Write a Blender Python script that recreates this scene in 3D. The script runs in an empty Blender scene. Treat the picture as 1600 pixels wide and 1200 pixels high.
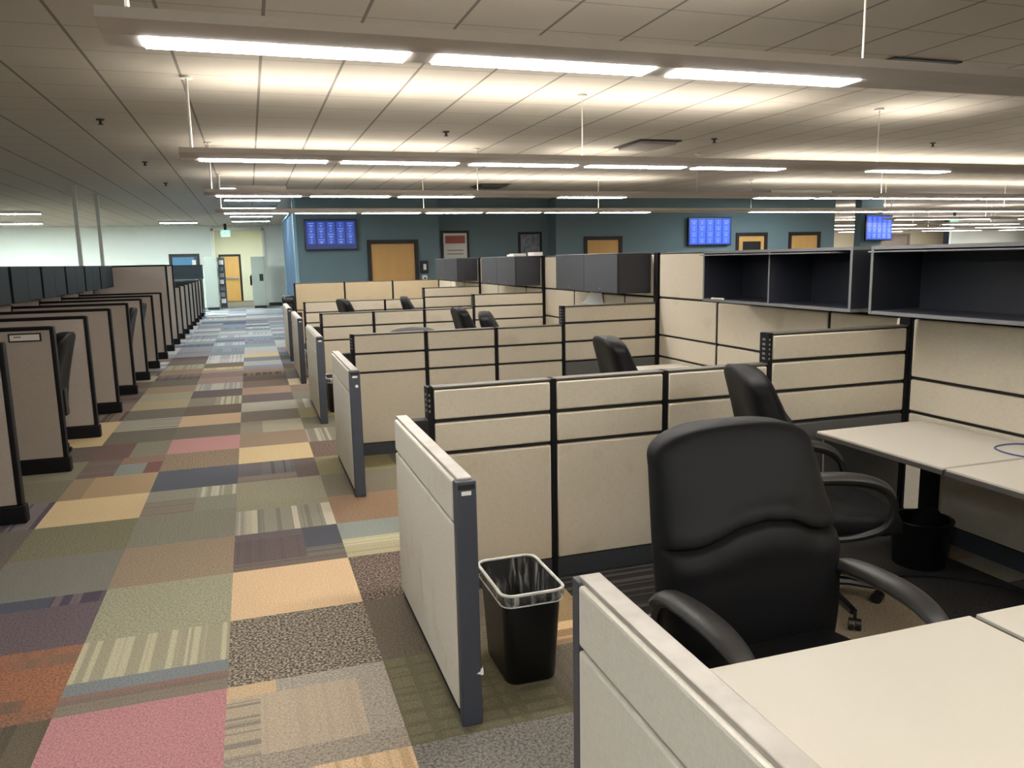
import bpy, bmesh, math, random
from mathutils import Matrix, Vector
PI = math.pi
SC = bpy.context.scene
COL = SC.collection
random.seed(11)

# ------------------------------------------------------------------ camera, world, exposure
def make_camera():
    pitch, roll, yaw, H, f = 0.1587, -0.0215, 0.3105, 1.6321, 1225.0
    fwd = Vector((math.sin(yaw)*math.cos(pitch), math.cos(yaw)*math.cos(pitch), -math.sin(pitch)))
    right = Vector((math.cos(yaw), -math.sin(yaw), 0)); up = right.cross(fwd)
    r2 = right*math.cos(roll)+up*math.sin(roll); u2 = up*math.cos(roll)-right*math.sin(roll)
    cd = bpy.data.cameras.new('camera'); cam = bpy.data.objects.new('camera', cd); COL.objects.link(cam)
    cd.sensor_width = 36; cd.sensor_fit = 'HORIZONTAL'; cd.lens = 36*f/1600
    cd.shift_x = 9.1/1600; cd.shift_y = 1.2/1600; cd.clip_end = 200; cd.clip_start = 0.02
    m = Matrix((r2, u2, -fwd)).transposed().to_4x4(); m.translation = Vector((0, 0, H))
    cam.matrix_world = m
    SC.camera = cam
make_camera()
w = bpy.data.worlds.new('world'); SC.world = w; w.use_nodes = True
w.node_tree.nodes['Background'].inputs[0].default_value = (0.55, 0.6, 0.7, 1)
w.node_tree.nodes['Background'].inputs[1].default_value = 0.05
SC.view_settings.view_transform = 'Standard'; SC.view_settings.look = 'None'
SC.view_settings.exposure = 0.08; SC.view_settings.gamma = 1.0
SC.view_settings.use_curve_mapping = False
WARM = (1.0, 0.92, 0.80); PINK = (1.0, 0.93, 0.90); COOL = (0.80, 0.95, 1.0); LENS = (1.0, 0.965, 0.93)
LAMP_DOWN = 40.0      # luminance of the lenses
LAMP_UP = 27.0        # luminance of the open tops

# ------------------------------------------------------------------ materials
def lin(c):
    def g(v):
        v /= 255.0
        return v/12.92 if v <= 0.04045 else ((v+0.055)/1.055)**2.4
    return (g(c[0]), g(c[1]), g(c[2]), 1)
MATS = {}
def mat(name, rgb, rough=0.6, metal=0.0, spec=0.5, noise=0.0, nscale=40.0, bump=0.0, bscale=300.0, stretch=None, rgb2=None, emit=None, estr=0.0, alpha=1.0, trans=0.0, coat=0.0):
    m = bpy.data.materials.new(name); m.use_nodes = True
    nt = m.node_tree; b = nt.nodes['Principled BSDF']
    c = lin(rgb)
    b.inputs['Base Color'].default_value = c
    b.inputs['Roughness'].default_value = rough; b.inputs['Metallic'].default_value = metal
    b.inputs['Specular IOR Level'].default_value = spec; b.inputs['Coat Weight'].default_value = coat
    b.inputs['Alpha'].default_value = alpha; b.inputs['Transmission Weight'].default_value = trans
    if emit:
        b.inputs['Emission Color'].default_value = (*emit, 1); b.inputs['Emission Strength'].default_value = estr
    tc = nt.nodes.new('ShaderNodeTexCoord'); mp = nt.nodes.new('ShaderNodeMapping')
    nt.links.new(tc.outputs['Object'], mp.inputs[0])
    if stretch: mp.inputs['Scale'].default_value = stretch
    if noise > 0:
        n = nt.nodes.new('ShaderNodeTexNoise'); n.inputs['Scale'].default_value = nscale; n.inputs['Detail'].default_value = 4
        nt.links.new(mp.outputs[0], n.inputs[0])
        mx = nt.nodes.new('ShaderNodeMix'); mx.data_type = 'RGBA'
        c2 = lin(rgb2) if rgb2 else tuple(v*0.7 for v in c[:3])+(1,)
        mx.inputs[6].default_value = c; mx.inputs[7].default_value = c2
        mr = nt.nodes.new('ShaderNodeMapRange'); mr.inputs[1].default_value = 0.35; mr.inputs[2].default_value = 0.7
        mr.inputs[3].default_value = 0; mr.inputs[4].default_value = noise
        nt.links.new(n.outputs[0], mr.inputs[0]); nt.links.new(mr.outputs[0], mx.inputs[0])
        nt.links.new(mx.outputs[2], b.inputs['Base Color'])
    if bump > 0:
        n2 = nt.nodes.new('ShaderNodeTexNoise'); n2.inputs['Scale'].default_value = bscale; n2.inputs['Detail'].default_value = 2
        nt.links.new(mp.outputs[0], n2.inputs[0])
        bp = nt.nodes.new('ShaderNodeBump'); bp.inputs['Strength'].default_value = bump; bp.inputs['Distance'].default_value = 0.002
        nt.links.new(n2.outputs[0], bp.inputs['Height']); nt.links.new(bp.outputs[0], b.inputs['Normal'])
    MATS[name] = m
    return m

def fabric_mat(name, rgb, dark, stain):
    m = mat(name, rgb, rough=0.95, spec=0.15, bump=0.35, bscale=420)
    nt = m.node_tree; b = nt.nodes['Principled BSDF']; N = nt.nodes.new; Lk = nt.links.new
    tc = N('ShaderNodeTexCoord')
    def nz(sc, scale, lo, hi):
        mp = N('ShaderNodeMapping'); mp.inputs['Scale'].default_value = sc; Lk(tc.outputs['Object'], mp.inputs[0])
        n = N('ShaderNodeTexNoise'); n.inputs['Scale'].default_value = scale; n.inputs['Detail'].default_value = 3
        Lk(mp.outputs[0], n.inputs[0]); r = N('ShaderNodeMapRange'); r.inputs[1].default_value = lo; r.inputs[2].default_value = hi
        Lk(n.outputs[0], r.inputs[0]); return r.outputs[0]
    v1 = nz((1, 1, 0.10), 330, 0.30, 0.7); v2 = nz((0.08, 0.08, 1), 330, 0.30, 0.7)
    ad = N('ShaderNodeMath'); ad.operation = 'ADD'; Lk(v1, ad.inputs[0]); Lk(v2, ad.inputs[1])
    hf = N('ShaderNodeMath'); hf.operation = 'MULTIPLY'; hf.inputs[1].default_value = 0.42; Lk(ad.outputs[0], hf.inputs[0])
    mx = N('ShaderNodeMix'); mx.data_type = 'RGBA'; mx.inputs[6].default_value = lin(rgb); mx.inputs[7].default_value = lin(dark)
    Lk(hf.outputs[0], mx.inputs[0])
    st = nz((1, 1, 1), 4.0, 0.60, 0.80)
    sm = N('ShaderNodeMath'); sm.operation = 'MULTIPLY'; sm.inputs[1].default_value = 0.35; Lk(st, sm.inputs[0])
    m2 = N('ShaderNodeMix'); m2.data_type = 'RGBA'; m2.inputs[7].default_value = lin(stain)
    Lk(sm.outputs[0], m2.inputs[0]); Lk(mx.outputs[2], m2.inputs[6]); Lk(m2.outputs[2], b.inputs['Base Color'])
    return m

fabric_mat('beige_fabric', (216, 206, 187), (192, 182, 162), (172, 152, 124))
fabric_mat('taupe_fabric', (186, 176, 166), (164, 154, 144), (160, 148, 134))
fabric_mat('tan_fabric', (186, 170, 140), (168, 152, 124), (150, 132, 104))
fabric_mat('wing_fabric_lit', (234, 228, 214), (210, 204, 190), (190, 176, 154))  # beige fabric made paler and cooler: light from the left put into its colour
mat('wing_cap', (176, 170, 160), 0.35, 0.1, noise=0.6, nscale=14, rgb2=(146, 138, 126))
mat('black_frame', (17, 17, 19), 0.6, spec=0.25)
mat('dark_seam', (26, 25, 24), 0.7)
mat('slate_trim', (66, 70, 80), 0.5)
mat('row_cap', (96, 91, 83), 0.5)
mat('slate_base', (62, 66, 72), 0.6)
mat('slate_panel', (98, 98, 96), 0.7)
mat('laminate', (197, 191, 178), 0.45, noise=0.3, nscale=400, rgb2=(181, 175, 162))
mat('desk_edge', (74, 70, 66), 0.55)
mat('bin_dark', (44, 46, 54), 0.45)
mat('bin_lip', (120, 120, 122), 0.4)
mat('bin_door', (62, 63, 69), 0.55, spec=0.3, noise=0.3, nscale=8, rgb2=(54, 54, 60))
mat('teal_bin', (30, 40, 45), 0.6, spec=0.2)
mat('leather', (17, 17, 18), 0.52, spec=0.16, bump=0.25, bscale=260)
mat('chair_plastic', (18, 18, 19), 0.38)
mat('arm_pad', (44, 42, 41), 0.45, bump=0.2, bscale=300)
mat('grey_fabric', (84, 84, 84), 0.9, bump=0.3)
mat('bin_plastic', (10, 10, 12), 0.3)
m_ = mat('bin_bag', (214, 214, 210), 0.3, alpha=0.2)
n_ = m_.node_tree.nodes.new('ShaderNodeTexNoise'); p_ = m_.node_tree.nodes.new('ShaderNodeMapping'); t_ = m_.node_tree.nodes.new('ShaderNodeTexCoord'); r_ = m_.node_tree.nodes.new('ShaderNodeMapRange')
p_.inputs['Scale'].default_value = (1, 1, .12); n_.inputs['Scale'].default_value = 38; r_.inputs[1].default_value = .5; r_.inputs[2].default_value = .75; r_.inputs[3].default_value = .06; r_.inputs[4].default_value = .75
for a_, b_ in ((t_.outputs['Object'], p_.inputs[0]), (p_.outputs[0], n_.inputs[0]), (n_.outputs[0], r_.inputs[0]), (r_.outputs[0], m_.node_tree.nodes['Principled BSDF'].inputs['Alpha'])): m_.node_tree.links.new(a_, b_)
mat('bag_rim', (216, 216, 210), 0.4, noise=0.5, nscale=40, rgb2=(160, 160, 156))
mat('white_paper', (235, 233, 228), 0.8)
mat('red_ink', (170, 70, 60), 0.8)
mat('wall_white', (226, 232, 226), 0.85, noise=0.08, nscale=3)
mat('wall_cream', (222, 220, 198), 0.85)
mat('trim_paint', (244, 244, 234), 0.6)
mat('wall_beige', (180, 166, 140), 0.85)
mat('wall_blue', (108, 130, 138), 0.8, noise=0.15, nscale=2, rgb2=(100, 122, 130))
mat('wall_lightblue', (140, 176, 190), 0.8)
mat('wall_deepblue', (46, 88, 122), 0.8)
mat('door_wood', (214, 168, 100), 0.5, noise=0.5, nscale=6, rgb2=(200, 152, 86), stretch=(1, 1, 0.15))
mat('door_frame', (24, 20, 20), 0.5)
mat('door_bluegrey', (64, 74, 84), 0.5)
mat('door_glass', (96, 140, 176), 0.15)
mat('metal', (160, 160, 158), 0.35, 0.8)
mat('housing', (196, 190, 184), 0.45)
mat('cable', (214, 212, 206), 0.5)
mat('lens', (240, 240, 236), 0.5, emit=LENS, estr=LAMP_DOWN)
mat('lens_aisle', (240, 240, 240), 0.5, emit=(0.90, 0.98, 1.0), estr=LAMP_DOWN*1.4)
mat('lens_wall', (240, 240, 240), 0.5, emit=(0.88, 1.0, 0.99), estr=LAMP_DOWN*5.5)
mat('lens_cool', (240, 240, 240), 0.5, emit=(0.90, 0.98, 1.0), estr=LAMP_DOWN*1.8)
mat('uplamp', (240, 240, 236), 0.5, emit=WARM, estr=LAMP_UP)
mat('uplamp_pink', (240, 240, 236), 0.5, emit=PINK, estr=LAMP_UP)
mat('dim_panel', (230, 230, 226), 0.6, emit=(0.95, 0.95, 0.9), estr=0.65)
mat('tv_body', (10, 10, 14), 0.3)
mat('tv_navy', (6, 12, 40), 0.3, emit=(0.01, 0.03, 0.16), estr=0.8)
mat('tv_blue', (20, 34, 100), 0.3, emit=(0.035, 0.085, 0.42), estr=0.8)
mat('tv_text', (150, 170, 230), 0.3, emit=(0.14, 0.24, 0.75), estr=0.6)
mat('tv_bright', (60, 90, 220), 0.3, emit=(0.045, 0.13, 0.80), estr=0.9)
mat('exit_green', (60, 200, 140), 0.4, emit=(0.10, 0.75, 0.42), estr=0.8)
mat('exit_white', (222, 238, 230), 0.4, emit=(0.7, 0.95, 0.85), estr=0.5)
mat('locker_grey', (148, 156, 148), 0.5)
mat('sign_black', (18, 18, 20), 0.4)
mat('poster_red', (176, 96, 88), 0.6)
mat('poster_photo', (90, 96, 116), 0.6, noise=0.9, nscale=8, rgb2=(150, 154, 166))
mat('vent_grey', (150, 144, 138), 0.6)
mat('vent_dark', (52, 50, 48), 0.7)
mat('blue_cable', (70, 84, 130), 0.5)
mat('black_cable', (16, 16, 18), 0.5)
mat('tinted', (58, 70, 76), 0.2, alpha=0.88)
mat('wall_brown', (120, 104, 92), 0.8)
mat('brown_glass', (140, 124, 112), 0.35, noise=0.5, nscale=2, rgb2=(116, 100, 90))
mat('baseboard', (44, 46, 50), 0.6)
mat('pole_paint', (206, 208, 200), 0.5)

def ceiling_mat():
    m = mat('ceiling_tiles', (188, 182, 172), 0.9, spec=0.2)
    nt = m.node_tree; b = nt.nodes['Principled BSDF']; N = nt.nodes.new; Lk = nt.links.new
    tc = N('ShaderNodeTexCoord'); sp = N('ShaderNodeSeparateXYZ'); Lk(tc.outputs['Object'], sp.inputs[0])
    def line(out, off, width):
        a = N('ShaderNodeMath'); a.operation = 'ADD'; a.inputs[1].default_value = off; Lk(out, a.inputs[0])
        d = N('ShaderNodeMath'); d.operation = 'PINGPONG'; d.inputs[1].default_value = 0.305; Lk(a.outputs[0], d.inputs[0])
        l = N('ShaderNodeMath'); l.operation = 'LESS_THAN'; l.inputs[1].default_value = width; Lk(d.outputs[0], l.inputs[0])
        return l.outputs[0]
    lx = line(sp.outputs[0], 1.03+61.0, 0.011); ly = line(sp.outputs[1], -5.25+61.0, 0.008)
    k = N('ShaderNodeMath'); k.operation = 'MULTIPLY'; k.inputs[1].default_value = 0.55; Lk(ly, k.inputs[0])
    mxm = N('ShaderNodeMath'); mxm.operation = 'MAXIMUM'; Lk(lx, mxm.inputs[0]); Lk(k.outputs[0], mxm.inputs[1])
    n = N('ShaderNodeTexNoise'); n.inputs['Scale'].default_value = 120; Lk(tc.outputs['Object'], n.inputs[0])
    base = N('ShaderNodeMix'); base.data_type = 'RGBA'; base.inputs[6].default_value = lin((192, 186, 176)); base.inputs[7].default_value = lin((180, 174, 164)); Lk(n.outputs[0], base.inputs[0])
    mx = N('ShaderNodeMix'); mx.data_type = 'RGBA'; mx.inputs[7].default_value = lin((126, 120, 112)); Lk(mxm.outputs[0], mx.inputs[0]); Lk(base.outputs[2], mx.inputs[6])
    Lk(mx.outputs[2], b.inputs['Base Color'])
ceiling_mat()

def carpet_mat():
    m = bpy.data.materials.new('carpet_tiles'); m.use_nodes = True
    nt = m.node_tree; b = nt.nodes['Principled BSDF']; N = nt.nodes.new; Lk = nt.links.new
    b.inputs['Roughness'].default_value = 0.95; b.inputs['Specular IOR Level'].default_value = 0.1
    def att(n):
        a = N('ShaderNodeAttribute'); a.attribute_name = n; return a
    A, B, P = att('col_a'), att('col_b'), att('pat')
    ps = N('ShaderNodeSeparateXYZ'); Lk(P.outputs['Vector'], ps.inputs[0])
    tc = N('ShaderNodeTexCoord')
    def nz(sc, scale, lo, hi, det=2):
        mp = N('ShaderNodeMapping'); mp.inputs['Scale'].default_value = sc; Lk(tc.outputs['Object'], mp.inputs[0])
        n = N('ShaderNodeTexNoise'); n.inputs['Scale'].default_value = scale; n.inputs['Detail'].default_value = det
        Lk(mp.outputs[0], n.inputs[0]); r = N('ShaderNodeMapRange'); r.inputs[1].default_value = lo; r.inputs[2].default_value = hi
        Lk(n.outputs[0], r.inputs[0]); return r.outputs[0]
    def mul(a, c):
        x = N('ShaderNodeMath'); x.operation = 'MULTIPLY'; Lk(a, x.inputs[0])
        if isinstance(c, float): x.inputs[1].default_value = c
        else: Lk(c, x.inputs[1])
        return x.outputs[0]
    def mxx(a, c):
        x = N('ShaderNodeMath'); x.operation = 'MAXIMUM'; Lk(a, x.inputs[0]); Lk(c, x.inputs[1]); return x.outputs[0]
    speck = nz((1, 1, 1), 88, 0.42, 0.66, 2)
    sy = nz((1, 0.001, 1), 22, 0.50, 0.56, 1)     # stripes that run along the aisle
    sx = nz((0.001, 1, 1), 24, 0.50, 0.56, 1)     # stripes that run across
    f = mxx(mxx(mul(speck, ps.outputs[0]), mul(mul(sy, ps.outputs[1]), 0.75)), mul(mul(sx, ps.outputs[2]), 0.75))
    mx = N('ShaderNodeMix'); mx.data_type = 'RGBA'; Lk(f, mx.inputs[0]); Lk(A.outputs['Color'], mx.inputs[6]); Lk(B.outputs['Color'], mx.inputs[7])
    fine = nz((1, 1, 1), 150, 0.28, 0.72, 4)
    fr = N('ShaderNodeMapRange'); fr.inputs[3].default_value = 0.66; fr.inputs[4].default_value = 1.32; Lk(fine, fr.inputs[0])
    vm = N('ShaderNodeVectorMath'); vm.operation = 'SCALE'; Lk(mx.outputs[2], vm.inputs[0]); Lk(fr.outputs[0], vm.inputs['Scale'])
    Lk(vm.outputs[0], b.inputs['Base Color'])
    bp = N('ShaderNodeBump'); bp.inputs['Strength'].default_value = 0.5; bp.inputs['Distance'].default_value = 0.004
    Lk(fine, bp.inputs['Height']); Lk(bp.outputs[0], b.inputs['Normal'])
    MATS['carpet_tiles'] = m
carpet_mat()

# ------------------------------------------------------------------ mesh helpers
class MB:
    def __init__(s): s.v = []; s.f = []; s.sm = []
    def add(s, vs, fs, smooth=False):
        o = len(s.v); s.v += [tuple(v) for v in vs]; s.f += [tuple(i+o for i in f) for f in fs]; s.sm += [smooth]*len(fs); return s
    def box(s, x0, x1, y0, y1, z0, z1, bev=0.0, seg=2):
        if bev <= 0:
            return s.add([(x0,y0,z0),(x1,y0,z0),(x1,y1,z0),(x0,y1,z0),(x0,y0,z1),(x1,y0,z1),(x1,y1,z1),(x0,y1,z1)],
                         [(0,3,2,1),(4,5,6,7),(0,1,5,4),(1,2,6,5),(2,3,7,6),(3,0,4,7)])
        bm = bmesh.new(); bmesh.ops.create_cube(bm, size=1)
        for v in bm.verts: v.co = Vector(((x0+x1)/2+v.co.x*(x1-x0), (y0+y1)/2+v.co.y*(y1-y0), (z0+z1)/2+v.co.z*(z1-z0)))
        bmesh.ops.bevel(bm, geom=bm.edges[:], offset=min(bev, .49*min(x1-x0, y1-y0, z1-z0)), segments=seg, affect='EDGES', profile=0.5)
        bm.verts.index_update(); bm.normal_update(); flat = [max(abs(c) for c in f.normal) > .999 for f in bm.faces]
        s.add([v.co[:] for v in bm.verts], [[v.index for v in f.verts] for f in bm.faces], True); s.sm[-len(flat):] = [not q for q in flat]; bm.free(); return s
    def loft(s, loops, close=True, cap0=True, cap1=True, smooth=True):
        n = len(loops[0]); vs = [p for l in loops for p in l]; fs = []
        for a in range(len(loops)-1):
            for i in range(n if close else n-1):
                j = (i+1) % n
                fs.append((a*n+i, a*n+j, (a+1)*n+j, (a+1)*n+i))
        if cap0: fs.append(tuple(range(n))[::-1])
        if cap1: fs.append(tuple((len(loops)-1)*n+i for i in range(n)))
        return s.add(vs, fs, smooth)
    def tube(s, pts, r, n=8, closed=False, rr=None, flat=1.0):
        P = [Vector(p) for p in pts]; m = len(P); loops = []
        up = Vector((0, 0, 1))
        for i, p in enumerate(P):
            a = P[(i-1) % m] if (closed or i > 0) else p; b = P[(i+1) % m] if (closed or i < m-1) else p
            t = (b-a).normalized()
            ref = up if abs(t.z) < 0.95 else Vector((1, 0, 0))
            if i and abs(t.dot(prev)) < 0.98: ref = prev
            u = (ref-t*ref.dot(t)).normalized(); v = t.cross(u); prev = u
            q = rr[i] if rr else r
            loops.append([tuple(p+u*math.cos(2*PI*k/n)*q*flat+v*math.sin(2*PI*k/n)*q) for k in range(n)])
        if closed: loops.append(loops[0]); return s.loft(loops, cap0=False, cap1=False)
        return s.loft(loops)
    def cyl(s, x, y, z0, z1, r, r1=None, n=20):
        r1 = r if r1 is None else r1
        return s.loft([[(x+r*math.cos(2*PI*k/n), y+r*math.sin(2*PI*k/n), z0) for k in range(n)], [(x+r1*math.cos(2*PI*k/n), y+r1*math.sin(2*PI*k/n), z1) for k in range(n)]], smooth=n > 12)
    def mesh(s, name):
        me = bpy.data.meshes.new(name); me.from_pydata(s.v, [], s.f)
        for p, q in zip(me.polygons, s.sm): p.use_smooth = q
        me.update()
        if any(s.sm):
            bm = bmesh.new(); bm.from_mesh(me)
            for e in bm.edges:
                if len(e.link_faces) == 2 and e.calc_face_angle(0) > 0.7: e.smooth = False
            bm.to_mesh(me); bm.free()
        return me

def link(name, mb, m, parent=None, loc=None):
    """links mesh built in world coordinates; re-based on its parent or its own base point"""
    me = mb.mesh(name) if isinstance(mb, MB) else mb
    if isinstance(m, str): m = MATS[m]
    me.materials.append(m)
    o = bpy.data.objects.new(name, me); COL.objects.link(o)
    if parent is not None:
        o.parent = parent
    return o
def thing(name, label, cat, loc=(0, 0, 0), rz=0.0, group=None):
    o = bpy.data.objects.new(name, None); COL.objects.link(o); o.location = loc; o.rotation_euler = (0, 0, rz)
    o.empty_display_size = 0.1; o['label'] = label; o['category'] = cat
    if group: o['group'] = group
    return o
def tag(o, label, cat, group=None):
    o['label'] = label; o['category'] = cat
    if group: o['group'] = group
    return o
def struct(name, mb, m, parent=None):
    o = link(name, mb, m, parent)
    if parent is None: o['kind'] = 'structure'
    return o
def copy_tree(o, loc, rz, label, group=None):
    c = o.copy(); COL.objects.link(c); c.location = loc; c.rotation_euler = (0, 0, rz); c['label'] = label
    if group: c['group'] = group
    for ch in list(o.children):
        d = ch.copy(); COL.objects.link(d); d.parent = c
        for g in list(ch.children):
            e = g.copy(); COL.objects.link(e); e.parent = d
    return c

# ------------------------------------------------------------------ room shell
ZC = 3.155
XL, XR, YB, YF = -13.0, 44.0, -9.0, 33.0
struct('ceiling', MB().box(XL, XR, YB, 40, ZC, ZC+0.1), 'ceiling_tiles')

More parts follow.
